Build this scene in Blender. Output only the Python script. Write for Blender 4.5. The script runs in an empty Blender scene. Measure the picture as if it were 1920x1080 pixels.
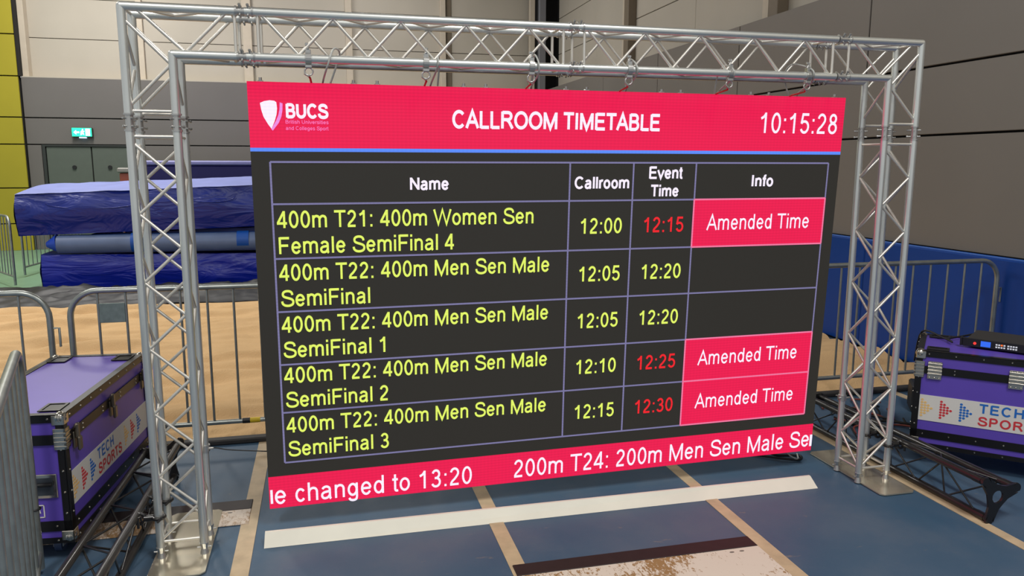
import bpy, math, random
from mathutils import Vector, Matrix, noise
random.seed(7)
S = bpy.context.scene
COL = S.collection
PI = math.pi

# ---------------------------------------------------------------- camera, light, exposure
def rotvec(r):
    th = math.sqrt(sum(a*a for a in r)) + 1e-12
    return Matrix.Rotation(th, 3, Vector(r)/th)
CAMPOS = Vector((0.7485, -3.4767, 1.7426))
Rc = rotvec((0.1583, -0.2408, -0.0167)) @ Matrix(((1,0,0),(0,0,-1),(0,1,0)))
cam_d = bpy.data.cameras.new('camera'); cam = bpy.data.objects.new('camera', cam_d); COL.objects.link(cam)
M = Matrix((Rc[0], -Vector(Rc[1]), -Vector(Rc[2]))).transposed().to_4x4()
M.translation = CAMPOS
cam.matrix_world = M
cam_d.sensor_width = 36; cam_d.lens = 1442.9/1920*36; cam_d.clip_start = 0.05; cam_d.clip_end = 200
S.camera = cam
S.view_settings.view_transform = 'Standard'; S.view_settings.look = 'None'
S.view_settings.exposure = 0.0; S.view_settings.gamma = 1.0
S.view_settings.use_curve_mapping = False

def lin(c):
    return tuple(((v/255)/12.92 if v/255 <= .04045 else ((v/255+.055)/1.055)**2.4) for v in c)
W = bpy.data.worlds.new('hall_air'); S.world = W; W.use_nodes = True
bg = W.node_tree.nodes['Background']
bg.inputs[0].default_value = (0.88, 0.90, 0.90, 1); bg.inputs[1].default_value = 0.56

def area(name, loc, target, size, energy, col, sy=None):
    d = bpy.data.lights.new(name, 'AREA'); d.energy = energy; d.color = col
    d.shape = 'RECTANGLE'; d.size = size; d.size_y = sy or size
    o = bpy.data.objects.new(name, d); COL.objects.link(o)
    o.location = loc
    o.rotation_euler = (Vector(target)-Vector(loc)).to_track_quat('-Z', 'Y').to_euler()
    return o
WARM = (1.0, 0.97, 0.92)
for i, (x, y, e) in enumerate([(-1.8, -4.0, 260), (3.2, -4.2, 320), (-5.6, 3.0, 120), (-4.2, 7.4, 220), (-3.2, 10.6, 400), (1.8, 10.8, 150)]):
    area('ceiling_lamp_row', (x, y, 7.2), (x, y, 0), 0.9, e, WARM, 2.6)

# ---------------------------------------------------------------- materials
MATS = {}
def mat(name, col, rough=.5, metal=0., emit=None, estr=1., noise_amt=0., nscale=8., bump=0., bscale=60., spec=.5, aniso=None, coat=0.):
    if name in MATS: return MATS[name]
    m = bpy.data.materials.new(name); m.use_nodes = True
    nt = m.node_tree; b = nt.nodes['Principled BSDF']
    c = lin(col)
    b.inputs['Base Color'].default_value = (*c, 1); b.inputs['Roughness'].default_value = rough
    b.inputs['Metallic'].default_value = metal; b.inputs['Specular IOR Level'].default_value = spec
    b.inputs['Coat Weight'].default_value = coat
    tc = nt.nodes.new('ShaderNodeTexCoord')
    if noise_amt:
        n = nt.nodes.new('ShaderNodeTexNoise'); n.inputs['Scale'].default_value = nscale; n.inputs['Detail'].default_value = 5
        nt.links.new(tc.outputs['Object'], n.inputs['Vector'])
        r = nt.nodes.new('ShaderNodeMapRange'); r.inputs[1].default_value = .3; r.inputs[2].default_value = .7
        r.inputs[3].default_value = 1-noise_amt; r.inputs[4].default_value = 1+noise_amt
        nt.links.new(n.outputs['Fac'], r.inputs[0])
        mx = nt.nodes.new('ShaderNodeVectorMath'); mx.operation = 'SCALE'; mx.inputs[0].default_value = c
        nt.links.new(r.outputs[0], mx.inputs['Scale']); nt.links.new(mx.outputs[0], b.inputs['Base Color'])
    if bump:
        n2 = nt.nodes.new('ShaderNodeTexNoise'); n2.inputs['Scale'].default_value = bscale; n2.inputs['Detail'].default_value = 4
        nt.links.new(tc.outputs['Object'], n2.inputs['Vector'])
        bp = nt.nodes.new('ShaderNodeBump'); bp.inputs['Strength'].default_value = bump; bp.inputs['Distance'].default_value = .02
        nt.links.new(n2.outputs['Fac'], bp.inputs['Height']); nt.links.new(bp.outputs[0], b.inputs['Normal'])
    if emit is not None:
        b.inputs['Emission Color'].default_value = (*lin(emit), 1); b.inputs['Emission Strength'].default_value = estr
    MATS[name] = m
    return m

def led(name, col, k=1.0, stripe=0.05):
    """LED content: emission with the fine row pattern of the diode lines"""
    if name in MATS: return MATS[name]
    m = mat(name, (20, 20, 20), rough=.6, emit=col, estr=k, spec=.2)
    nt = m.node_tree; b = nt.nodes['Principled BSDF']
    tc = nt.nodes.new('ShaderNodeTexCoord'); sep = nt.nodes.new('ShaderNodeSeparateXYZ')
    nt.links.new(tc.outputs['Object'], sep.inputs[0])
    def band(ax, freq):
        mu = nt.nodes.new('ShaderNodeMath'); mu.operation = 'MULTIPLY'; mu.inputs[1].default_value = freq
        nt.links.new(sep.outputs[ax], mu.inputs[0])
        s = nt.nodes.new('ShaderNodeMath'); s.operation = 'SINE'; nt.links.new(mu.outputs[0], s.inputs[0]); return s
    a, c2 = band('Z', 2*PI/.0145), band('X', 2*PI/.019)
    ad = nt.nodes.new('ShaderNodeMath'); ad.operation = 'MULTIPLY_ADD'; ad.inputs[1].default_value = .35
    nt.links.new(c2.outputs[0], ad.inputs[0]); nt.links.new(a.outputs[0], ad.inputs[2])
    m2 = nt.nodes.new('ShaderNodeMath'); m2.operation = 'MULTIPLY_ADD'; m2.inputs[1].default_value = stripe*k; m2.inputs[2].default_value = k
    nt.links.new(ad.outputs[0], m2.inputs[0]); nt.links.new(m2.outputs[0], b.inputs['Emission Strength'])
    return m

ALU = mat('brushed_aluminium', (222, 225, 222), rough=.33, metal=.80, noise_amt=.06, nscale=3)
ALU_BR = mat('bright_aluminium', (222, 218, 210), rough=.38, metal=.65)
STEEL = mat('zinc_steel', (190, 190, 188), rough=.3, metal=.8)
GALV = mat('galvanised_tube', (158, 163, 160), rough=.36, metal=.75, noise_amt=.14, nscale=14)
PLATE = mat('steel_plate', (214, 205, 184), rough=.2, metal=.75, noise_amt=.12, nscale=7)
BLACK = mat('black_plastic', (20, 20, 22), rough=.45)
BLKMET = mat('black_powder_coat', (26, 24, 25), rough=.35, coat=.3)
OUTRIG = mat('outrigger_coat', (44, 41, 39), rough=.38, coat=.4)
RUBBER = mat('black_rubber', (22, 22, 24), rough=.7)
PURPLE = mat('purple_laminate', (92, 70, 176), rough=.42, noise_amt=.04, nscale=5)
TRIM = mat('black_edge_extrusion', (24, 23, 26), rough=.35, metal=.3)
CHROME = mat('chrome_hardware', (205, 200, 190), rough=.2, metal=1)
WHITE = mat('white_vinyl', (215, 212, 208), rough=.5)
PINK = mat('grey_latch_metal', (120, 112, 100), rough=.35, metal=.8)

# ---------------------------------------------------------------- mesh helpers
class MB:
    def __init__(s): s.v = []; s.f = []; s.sm = []
    def add(s, vs, fs, smooth=False):
        n = len(s.v); s.v += [tuple(p) for p in vs]
        for f in fs: s.f.append(tuple(i+n for i in f)); s.sm.append(smooth)
        return s
    def box(s, x0, x1, y0, y1, z0, z1):
        vs = [(x, y, z) for z in (z0, z1) for y in (y0, y1) for x in (x0, x1)]
        return s.add(vs, [(0,2,3,1), (4,5,7,6), (0,1,5,4), (1,3,7,5), (3,2,6,7), (2,0,4,6)])
    def bbox(s, x0, x1, y0, y1, z0, z1, b):
        """box with chamfered edges"""
        cx, cy, cz = (x0+x1)/2, (y0+y1)/2, (z0+z1)/2
        hx, hy, hz = (x1-x0)/2, (y1-y0)/2, (z1-z0)/2
        vs = []; idx = {}
        for sx in (-1,1):
            for sy in (-1,1):
                for sz in (-1,1):
                    for a in range(3):
                        d = [hx, hy, hz]
                        for k in range(3):
                            if k != a: d[k] -= b
                        idx[(sx,sy,sz,a)] = len(vs); vs.append((cx+sx*d[0], cy+sy*d[1], cz+sz*d[2]))
        fs = []
        for a in range(3):
            o = [k for k in range(3) if k != a]
            for sg in (-1,1):
                q = []
                for (u, w) in ((-1,-1),(1,-1),(1,1),(-1,1)):
                    s3 = [0,0,0]; s3[a] = sg; s3[o[0]] = u; s3[o[1]] = w; q.append(idx[(*s3, a)])
                fs.append(q if sg > 0 else q[::-1])
        for a in range(3):
            o = [k for k in range(3) if k != a]
            for u in (-1,1):
                for w in (-1,1):
                    q = []
                    for sa, ax in ((-1,o[0]), (-1,o[1]), (1,o[1]), (1,o[0])):
                        s3 = [0,0,0]; s3[a] = sa; s3[o[0]] = u; s3[o[1]] = w; q.append(idx[(*s3, ax)])
                    fs.append(q)
        for sx in (-1,1):
            for sy in (-1,1):
                for sz in (-1,1): fs.append([idx[(sx,sy,sz,a)] for a in range(3)])
        return s.add(vs, fs)
    def tube(s, p0, p1, r, n=12, r1=None, caps=True):
        p0, p1 = Vector(p0), Vector(p1); d = (p1-p0)
        if d.length < 1e-6: return s
        d.normalize(); u = d.orthogonal().normalized(); w = d.cross(u); r1 = r if r1 is None else r1
        ring = [(u*math.cos(2*PI*i/n)+w*math.sin(2*PI*i/n)) for i in range(n)]
        vs = [p0+q*r for q in ring]+[p1+q*r1 for q in ring]
        s.add(vs, [(i, (i+1) % n, n+(i+1) % n, n+i) for i in range(n)], True)
        if caps:
            s.add([p0+q*r for q in ring], [tuple(range(n))[::-1]]); s.add([p1+q*r1 for q in ring], [tuple(range(n))])
        return s
    def pipe(s, pts, r, n=10, closed=False, caps=True):
        pts = [Vector(p) for p in pts]; m = len(pts); vs = []; prev = None
        for i, p in enumerate(pts):
            a = pts[(i-1) % m] if (closed or i > 0) else p; b = pts[(i+1) % m] if (closed or i < m-1) else p
            t = (b-a).normalized()
            if prev is None: u = t.orthogonal().normalized()
            else:
                u = prev - t*prev.dot(t)
                u = u.normalized() if u.length > 1e-6 else t.orthogonal().normalized()
            prev = u; w = t.cross(u)
            vs += [p+(u*math.cos(2*PI*k/n)+w*math.sin(2*PI*k/n))*r for k in range(n)]
        fs = []
        for i in range(m if closed else m-1):
            j = (i+1) % m
            fs += [(i*n+k, i*n+(k+1) % n, j*n+(k+1) % n, j*n+k) for k in range(n)]
        s.add(vs, fs, True)
        if caps and not closed:
            s.add(vs[:n], [tuple(range(n))[::-1]]); s.add(vs[-n:], [tuple(range(n))])
        return s
    def ball(s, c, r, nu=10, nv=6):
        vs = []; fs = []
        for j in range(nv+1):
            t = PI*j/nv
            for i in range(nu): vs.append((c[0]+r*math.sin(t)*math.cos(2*PI*i/nu), c[1]+r*math.sin(t)*math.sin(2*PI*i/nu), c[2]+r*math.cos(t)))
        for j in range(nv):
            for i in range(nu): fs.append((j*nu+i, (j+1)*nu+i, (j+1)*nu+(i+1) % nu, j*nu+(i+1) % nu))
        return s.add(vs, fs, True)
    def prism(s, poly, z0, z1, axis='z'):
        n = len(poly)
        def P(a, b, c): return {'z': (a, b, c), 'y': (a, c, b), 'x': (c, a, b)}[axis]
        vs = [P(a, b, z0) for a, b in poly]+[P(a, b, z1) for a, b in poly]
        return s.add(vs, [tuple(range(n))[::-1], tuple(range(n, 2*n))]+[(i, (i+1) % n, n+(i+1) % n, n+i) for i in range(n)])
    def mesh(s, name):
        me = bpy.data.meshes.new(name); me.from_pydata(s.v, [], s.f)
        me.polygons.foreach_set('use_smooth', s.sm); me.update(); return me

def link(name, me, m, parent=None, loc=None, rot=None, mtx=None):
    o = bpy.data.objects.new(name, me); COL.objects.link(o)
    if m is not None and not me.materials: me.materials.append(m)
    if parent: o.parent = parent
    if loc is not None: o.location = loc
    if rot is not None: o.rotation_euler = rot
    if mtx is not None: o.matrix_local = mtx
    return o
def part(name, mb, m, parent, **k): return link(name, mb.mesh(name), m, parent, **k)
def tag(o, label, cat, group=None, kind=None):
    if label: o['label'] = label
    if cat: o['category'] = cat
    if group: o['group'] = group
    if kind: o['kind'] = kind
    return o
def thing(name, label, cat, loc=(0,0,0), rz=0, group=None, mtx=None):
    o = bpy.data.objects.new(name, None); o.empty_display_size = .1; COL.objects.link(o)
    if mtx is not None: o.matrix_world = mtx
    else: o.location = loc; o.rotation_euler = (0, 0, rz)
    return tag(o, label, cat, group)
def struct(name, mb, m, **k):
    o = part(name, mb, m, None, **k); o['kind'] = 'structure'; return o
def arc(cx, cz, r, a0, a1, n=8):
    return [(cx+r*math.cos(math.radians(a0+(a1-a0)*i/n)), cz+r*math.sin(math.radians(a0+(a1-a0)*i/n))) for i in range(n+1)]

# ---------------------------------------------------------------- lettering: stroke-built grotesque glyphs
def EL(cx, cy, rx, ry, a0, a1, n=14):
    return [(cx+rx*math.cos(math.radians(a0+(a1-a0)*i/n)), cy+ry*math.sin(math.radians(a0+(a1-a0)*i/n))) for i in range(n+1)]
def CR(pts, n=4):
    out = []
    P = [pts[0]]+list(pts)+[pts[-1]]
    for i in range(1, len(P)-2):
        for k in range(n):
            t = k/n; q = []
            for c in (0, 1):
                a, b, d, e = P[i-1][c], P[i][c], P[i+1][c], P[i+2][c]
                q.append(.5*((2*b)+(-a+d)*t+(2*a-5*b+4*d-e)*t*t+(-a+3*b-3*d+e)*t**3))
            out.append(tuple(q))
    return out+[pts[-1]]
X = .73
def O_(cx, cy, rx, ry): return ('c', EL(cx, cy, rx, ry, 0, 360, 24)[:-1])
G = {
'0': (.777, [O_(.388, .5, .25, .45)]),
'1': (.777, [[(.45, 0), (.45, 1)], CR([(.45, .96), (.36, .83), (.25, .755), (.15, .71)])]),
'2': (.777, [EL(.38, .715, .225, .235, 172, -22, 12)+CR([(.55, .56), (.40, .38), (.22, .22), (.145, .06)]), [(.10, .057), (.64, .057)]]),
'3': (.777, [EL(.375, .735, .205, .215, 165, -88, 12)+[(.30, .52)], EL(.375, .285, .245, .24, 88, -160, 14)]),
'4': (.777, [[(.52, .97), (.10, .29)], [(.04, .275), (.71, .275)], [(.53, 0), (.53, 1)]]),
'5': (.777, [[(.64, .945), (.235, .945), (.16, .49)], CR([(.16, .50), (.26, .585), (.40, .60)])+EL(.385, .325, .25, .275, 84, -158, 14)[1:]]),
'6': (.777, [O_(.395, .32, .235, .27), CR([(.61, .80), (.54, .92), (.41, .95), (.25, .88), (.165, .70), (.15, .45), (.16, .3)])]),
'8': (.777, [O_(.388, .745, .195, .20), O_(.388, .28, .24, .235)]),
':': (.388, [('d', .194, .065), ('d', .194, .665)]),
'a': (.777, [EL(.37, .52, .21, .16, 168, 0, 9)+[(.58, .14)]+CR([(.585, .12), (.60, .05), (.64, 0)], 3), CR([(.58, .43), (.44, .405), (.25, .37), (.145, .29), (.13, .17), (.20, .075), (.33, .05), (.48, .10), (.57, .22)])]),
'c': (.698, [EL(.37, .365, .235, .315, 38, 322, 18)]),
'd': (.777, [O_(.365, .365, .235, .31), [(.61, 0), (.61, 1)]]),
'e': (.777, [EL(.39, .365, .25, .315, 2, 330, 20), [(.14, .375), (.64, .375)]]),
'f': (.388, [CR([(.375, .94), (.29, .945), (.22, .90), (.20, .80)])+[(.2, 0)], [(.02, .68), (.37, .68)]]),
'g': (.777, [O_(.365, .375, .235, .3), [(.61, .73), (.61, .02)]+CR([(.605, -.05), (.55, -.18), (.38, -.22), (.22, -.18), (.15, -.08)])]),
'h': (.777, [[(.155, 0), (.155, 1)], CR([(.155, .46), (.21, .60), (.36, .68), (.52, .65), (.60, .54), (.61, .42)])+[(.61, 0)]]),
'i': (.310, [[(.155, 0), (.155, X)], ('d', .155, .935)]),
'l': (.310, [[(.155, 0), (.155, 1)]]),
'm': (1.163, [[(.15, 0), (.15, X)], CR([(.15, .48), (.21, .61), (.34, .68), (.49, .65), (.56, .56), (.57, .45)])+[(.57, 0)], CR([(.57, .46), (.63, .60), (.77, .68), (.92, .65), (.99, .56), (1.0, .45)])+[(1.0, 0)]]),
'n': (.777, [[(.155, 0), (.155, X)], CR([(.155, .46), (.21, .60), (.36, .68), (.52, .65), (.60, .54), (.61, .42)])+[(.61, 0)]]),
'o': (.777, [O_(.388, .365, .25, .315)]),
'p': (.777, [[(.155, -.27), (.155, X)], O_(.41, .365, .235, .31)]),
'r': (.465, [[(.155, 0), (.155, X)], CR([(.155, .44), (.20, .58), (.29, .67), (.38, .68), (.45, .66)])]),
's': (.698, [CR([(.58, .53), (.53, .63), (.42, .68), (.29, .68), (.18, .63), (.15, .53), (.21, .44), (.35, .39), (.5, .33), (.58, .24), (.56, .13), (.46, .06), (.33, .045), (.19, .08), (.11, .20)])]),
't': (.388, [[(.19, .96), (.19, .16)]+CR([(.19, .14), (.22, .07), (.29, .05), (.37, .06)]), [(.02, .68), (.36, .68)]]),
'v': (.698, [[(.05, X), (.35, .03), (.65, X)]]),
'A': (.93, [[(.05, 0), (.465, .975), (.88, 0)], [(.2, .35), (.73, .35)]]),
'B': (.93, [[(.17, 0), (.17, 1)], [(.17, .945), (.5, .945)]+EL(.52, .735, .215, .21, 90, -90, 9)+[(.17, .525)], [(.5, .525)]+EL(.54, .29, .25, .235, 90, -90, 10)+[(.17, .055)]]),
'C': (1.008, [EL(.52, .5, .385, .45, 40, 320, 22)]),
'E': (.93, [[(.17, 0), (.17, 1)], [(.17, .945), (.83, .945)], [(.17, .52), (.78, .52)], [(.17, .055), (.86, .055)]]),
'F': (.853, [[(.17, 0), (.17, 1)], [(.17, .945), (.79, .945)], [(.17, .50), (.71, .50)]]),
'H': (1.008, [[(.17, 0), (.17, 1)], [(.84, 0), (.84, 1)], [(.17, .52), (.84, .52)]]),
'I': (.388, [[(.194, 0), (.194, 1)]]),
'L': (.777, [[(.165, 0), (.165, 1)], [(.165, .055), (.74, .055)]]),
'M': (1.163, [[(.155, 0), (.155, 1)], [(1.01, 0), (1.01, 1)], [(.17, .95), (.58, .05), (.995, .95)]]),
'N': (1.008, [[(.165, 0), (.165, 1)], [(.845, 0), (.845, 1)], [(.17, .95), (.84, .05)]]),
'O': (1.087, [O_(.545, .5, .42, .45)]),
'P': (.93, [[(.17, 0), (.17, 1)], [(.17, .945), (.54, .945)]+EL(.54, .715, .235, .23, 90, -90, 9)+[(.17, .485)]]),
'R': (1.008, [[(.175, 0), (.175, 1)], [(.175, .945), (.58, .945)]+EL(.58, .735, .235, .21, 90, -90, 9)+[(.175, .525)], CR([(.52, .5), (.64, .42), (.76, .25), (.92, 0)])]),
'S': (.93, [CR([(.80, .70), (.77, .83), (.66, .92), (.48, .95), (.3, .92), (.19, .83), (.18, .70), (.25, .61), (.42, .545), (.6, .495), (.78, .42), (.85, .3), (.81, .15), (.67, .07), (.48, .045), (.28, .08), (.15, .18), (.11, .33)])]),
'T': (.853, [[(.03, .945), (.82, .945)], [(.427, 0), (.427, 1)]]),
'U': (1.008, [[(.165, 1), (.165, .36)]+EL(.5, .36, .335, .31, 180, 360, 12)+[(.835, 1)]]),
'W': (1.318, [[(.05, .98), (.36, .05), (.66, .95), (.96, .05), (1.27, .98)]]),
}
def ribbon(pts, h, closed):
    n = len(pts); L = []; R = []
    for i in range(n):
        p = Vector(pts[i])
        a = Vector(pts[(i-1) % n]) if (closed or i > 0) else None
        b = Vector(pts[(i+1) % n]) if (closed or i < n-1) else None
        d0 = (p-a).normalized() if a is not None and (p-a).length > 1e-6 else None
        d1 = (b-p).normalized() if b is not None and (b-p).length > 1e-6 else None
        if d0 is None: d0 = d1
        if d1 is None: d1 = d0
        n0 = Vector((-d0.y, d0.x)); n1 = Vector((-d1.y, d1.x)); m = (n0+n1)
        if m.length < 1e-4: m = n0
        m.normalize(); k = h/max(.45, m.dot(n0)); L.append(p+m*k); R.append(p-m*k)
    return L, R
def text_mb(txt, x0, x1, base, cap, y, h=.066, spacing=0., words=False):
    """flat letters in the XZ plane, ink from x0 to x1"""
    polys = []; cx = 0.; wi = 0; wid = []
    for ch in txt:
        while len(wid) < len(polys): wid.append(wi)
        if ch == ' ': cx += .388; wi += 1; continue
        adv, st = G[ch]
        for s in st:
            closed = False
            if s[0] == 'c' and isinstance(s, tuple): closed = True; pts = s[1]
            elif s[0] == 'd' and isinstance(s, tuple):
                k = max(h, .062)
                pts = [(s[1]-k, s[2]), (s[1]+k, s[2])]; L, R = ribbon(pts, k, False); polys.append(([(q.x+cx, q.y) for q in L], [(q.x+cx, q.y) for q in R], False)); continue
            else: pts = s
            L, R = ribbon(pts, h, closed)
            polys.append(([(q.x+cx, q.y) for q in L], [(q.x+cx, q.y) for q in R], closed))
        cx += adv+spacing
    allx = [p[0] for L, R, c in polys for p in L+R]; mn, mx = min(allx), max(allx); k = (x1-x0)/(mx-mn)
    while len(wid) < len(polys): wid.append(wi)
    mbs = [MB() for _ in range(wi+1)]
    for j, (L, R, closed) in enumerate(polys):
        mb = mbs[wid[j]] if words else mbs[0]; n = len(L); yy = y-(j % 5)*.00004
        vs = [(x0+(p[0]-mn)*k, yy, base+p[1]*cap) for p in L]+[(x0+(p[0]-mn)*k, yy, base+p[1]*cap) for p in R]
        mb.add(vs, [(i, (i+1) % n, n+(i+1) % n, n+i)[::-1] for i in range(n if closed else n-1)])
    return mbs if words else mbs[0]

# ================================================================ SETTING
FLOORM = mat('blue_track_floor', (64, 96, 132), rough=.42, spec=.35)
def floor_nodes():
    m = FLOORM; nt = m.node_tree; b = nt.nodes['Principled BSDF']; tc = nt.nodes.new('ShaderNodeTexCoord')
    def nz(sc, det=4, vec=None, rough=.55):
        n = nt.nodes.new('ShaderNodeTexNoise'); n.inputs['Scale'].default_value = sc; n.inputs['Detail'].default_value = det; n.inputs['Roughness'].default_value = rough
        nt.links.new(vec or tc.outputs['Object'], n.inputs['Vector']); return n
    def ramp(n, a, b_, c0, c1):
        r = nt.nodes.new('ShaderNodeValToRGB'); e = r.color_ramp.elements
        e[0].position = a; e[1].position = b_; e[0].color = (*c0, 1); e[1].color = (*c1, 1)
        nt.links.new(n.outputs['Fac'], r.inputs[0]); return r
    def mix(f, a, b_):
        x = nt.nodes.new('ShaderNodeMix'); x.data_type = 'RGBA'
        nt.links.new(f, x.inputs[0]); nt.links.new(a, x.inputs[6]); nt.links.new(b_, x.inputs[7]); return x.outputs[2]
    base = ramp(nz(1.3, 6), .3, .7, lin((56, 88, 114)), lin((82, 101, 122)))
    grey = nt.nodes.new('ShaderNodeRGB'); grey.outputs[0].default_value = (*lin((88, 104, 120)), 1)
    f1 = ramp(nz(2.6, 7, rough=.7), .5, .75, (0,0,0), (.55,.55,.55))
    c = mix(f1.outputs[0], base.outputs[0], grey.outputs[0])
    # sandy footprints and scuffs
    mp = nt.nodes.new('ShaderNodeMapping'); mp.inputs['Rotation'].default_value = (0, 0, .9); mp.inputs['Scale'].default_value = (1, 2.6, 1)
    nt.links.new(tc.outputs['Object'], mp.inputs[0])
    sand = nt.nodes.new('ShaderNodeRGB'); sand.outputs[0].default_value = (*lin((165, 145, 120)), 1)
    f2 = ramp(nz(5.5, 8, mp.outputs[0], .62), .66, .80, (0,0,0), (.7,.7,.7))
    c = mix(f2.outputs[0], c, sand.outputs[0])
    nt.links.new(c, b.inputs['Base Color'])
    rr = nt.nodes.new('ShaderNodeMapRange'); rr.inputs[3].default_value = .34; rr.inputs[4].default_value = .6
    nt.links.new(nz(3, 4).outputs['Fac'], rr.inputs[0]); nt.links.new(rr.outputs[0], b.inputs['Roughness'])
    bp = nt.nodes.new('ShaderNodeBump'); bp.inputs['Strength'].default_value = .12; bp.inputs['Distance'].default_value = .005
    nt.links.new(nz(220, 2).outputs['Fac'], bp.inputs['Height']); nt.links.new(bp.outputs[0], b.inputs['Normal'])
floor_nodes()
LINEM = mat('lane_line_paint', (196, 174, 142), rough=.55, noise_amt=.14, nscale=11)
floor = struct('floor', MB().box(-12, 9, -9, 14.5, -.05, 0), FLOORM)
for x, w in ((-.82, .075), (.348, .078), (1.527, .072), (2.688, .068), (3.855, .062), (5.02, .065)):
    o = part('lane_line', MB().box(x-w/2, x+w/2, -9, 1.44, .0005, .003), LINEM, floor)
struct('ceiling', MB().box(-12, 9, -9, 14.5, 8.0, 8.1), mat('ceiling_deck', (196, 192, 186), rough=.8))
g = struct('floor', MB().box(-12, 9, 8.0, 14.2, .0, .012), mat('green_sports_floor', (112, 148, 120), rough=.45, noise_amt=.08, nscale=1.5))
struct('trim_1', MB().bbox(-8, 5.78, 1.43, 1.50, 0, .035, .008), mat('pit_edge_rubber', (52, 50, 50), rough=.7, noise_amt=.2, nscale=9))

GREYP = mat('grey_wall_panel', (104, 100, 97), rough=.62, noise_amt=.05, nscale=.8)
GREYR = mat('grey_wall_panel_side', (116, 110, 104), rough=.5, noise_amt=.05, nscale=.7)
TANP = mat('beige_wall_cladding', (176, 168, 154), rough=.6, noise_amt=.05, nscale=.9)
TANB = mat('beige_steel_post', (190, 178, 160), rough=.5, noise_amt=.04)
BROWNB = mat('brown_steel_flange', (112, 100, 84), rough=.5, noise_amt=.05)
YELP = mat('yellow_wall_panel', (162, 150, 32), rough=.5, noise_amt=.05, nscale=.9)
GAP = mat('dark_joint', (26, 24, 23), rough=.9)
DOORM = mat('dark_green_door', (84, 92, 84), rough=.5, noise_amt=.04)

YB = 14.0
wb = struct('wall_back', MB().box(-12, 6.2, YB+.06, YB+.2, 0, 3.42), GAP)
def bpanel(x0, x1, z0, z1, m, par, y=YB, g=.011): return part('wall_panel', MB().bbox(x0+g, x1-g, y, y+.05, z0+g, z1-g, .004), m, par)
for z0, z1 in ((2.12, 2.645), (2.645, 3.435)):
    for x0, x1 in ((-4.93, 1.0), (1.0, 5.64)): bpanel(x0, x1, z0, z1, GREYP, wb)
bpanel(-4.93, -4.66, 0, 2.12, GREYP, wb)
for x0, x1 in ((-2.86, 1.0), (1.0, 5.64)): bpanel(x0, x1, 0, 2.12, GREYP, wb)
for z0, z1 in ((0, .55), (.55, 1.26), (1.26, 2.12), (2.12, 2.645), (2.645, 3.435), (3.435, 4.225), (4.225, 5.0), (5.0, 5.8)):
    o = bpanel(-7.2, -4.93, z0, z1, YELP, wb, YB-.1); bpanel(-9.6, -7.2, z0, z1, YELP, wb, YB-.1)
part('shadow_gap_strip', MB().box(-4.935, -4.905, YB-.09, YB+.3, 3.44, 5.8), GAP, wb)  # dark strip painting in the shadowed gap between yellow panels and post
part('panel_backing', MB().box(-12, -4.94, YB-.06, YB+.05, 0, 5.9), GAP, wb)
# door
d1 = struct('door_1', MB().box(-4.655, -4.60, YB-.01, YB+.05, 0, 2.12).box(-2.93, -2.865, YB-.01, YB+.05, 0, 2.12).box(-4.6, -2.93, YB-.01, YB+.05, 2.085, 2.12), mat('door_frame_dark', (44, 48, 46), rough=.5))
for x0, x1, lx in ((-4.59, -3.775, -4.10), (-3.755, -2.94, -3.44)):
    lf = part('door_leaf', MB().bbox(x0, x1, YB+.015, YB+.055, .01, 2.08, .006), DOORM, d1)
    part('lock_disc', MB().tube((lx, YB+.016, 1.67), (lx, YB-.012, 1.67), .04, 14), BLACK, lf)
    part('push_bar', MB().tube((x0+.1, YB-.03, 1.05), (x1-.1, YB-.03, 1.05), .018, 8).box(x0+.08, x0+.13, YB-.04, YB+.02, 1.02, 1.08).box(x1-.13, x1-.08, YB-.04, YB+.02, 1.02, 1.08), STEEL, lf)
# upper cladding, back
ub = struct('wall_upper_back', MB().box(-5.0, 6.2, YB+.32, YB+.4, 3.3, 8), GAP)
for x0, x1 in ((-4.9, -2.73), (-2.73, -.64), (-.64, 1.45), (1.45, 3.57), (3.57, 5.5)):
    for z0, z1 in ((3.43, 4.22), (4.22, 5.0), (5.0, 5.8)):
        part('cladding_sheet', MB().bbox(x0+.004, x1-.004, YB+.27, YB+.31, z0+.006, z1-.006, .004), TANP, ub)
part('ledge', MB().box(-4.9, 5.7, YB+.0, YB+.3, 3.425, 3.445), TANP, ub)
for x0, x1, y0 in ((-4.9, -4.79, .06), (-2.79, -2.68, .2), (-.74, -.56, .2), (1.38, 1.52, .2), (3.44, 3.56, .15)):
    part('cladding_post', MB().bbox(x0, x1, YB+y0, YB+.27, 3.445, 5.8, .006), TANB, ub)
part('cladding_post', MB().bbox(3.56, 3.70, YB+.24, YB+.29, 3.445, 5.8, .006), BROWNB, ub)
cc = struct('wall_corner_column', MB().bbox(5.64, 5.80, YB-.12, YB+.04, 0, 6.5, .01), mat('grey_steel_column', (120, 120, 124), rough=.45, metal=.2))
part('column_post', MB().bbox(5.45, 5.57, YB-.02, YB+.1, 3.0, 6.5, .008), TANB, cc)
part('column_gap', MB().box(5.57, 5.64, YB+.0, YB+.1, 3.0, 6.5), GAP, cc)

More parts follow.
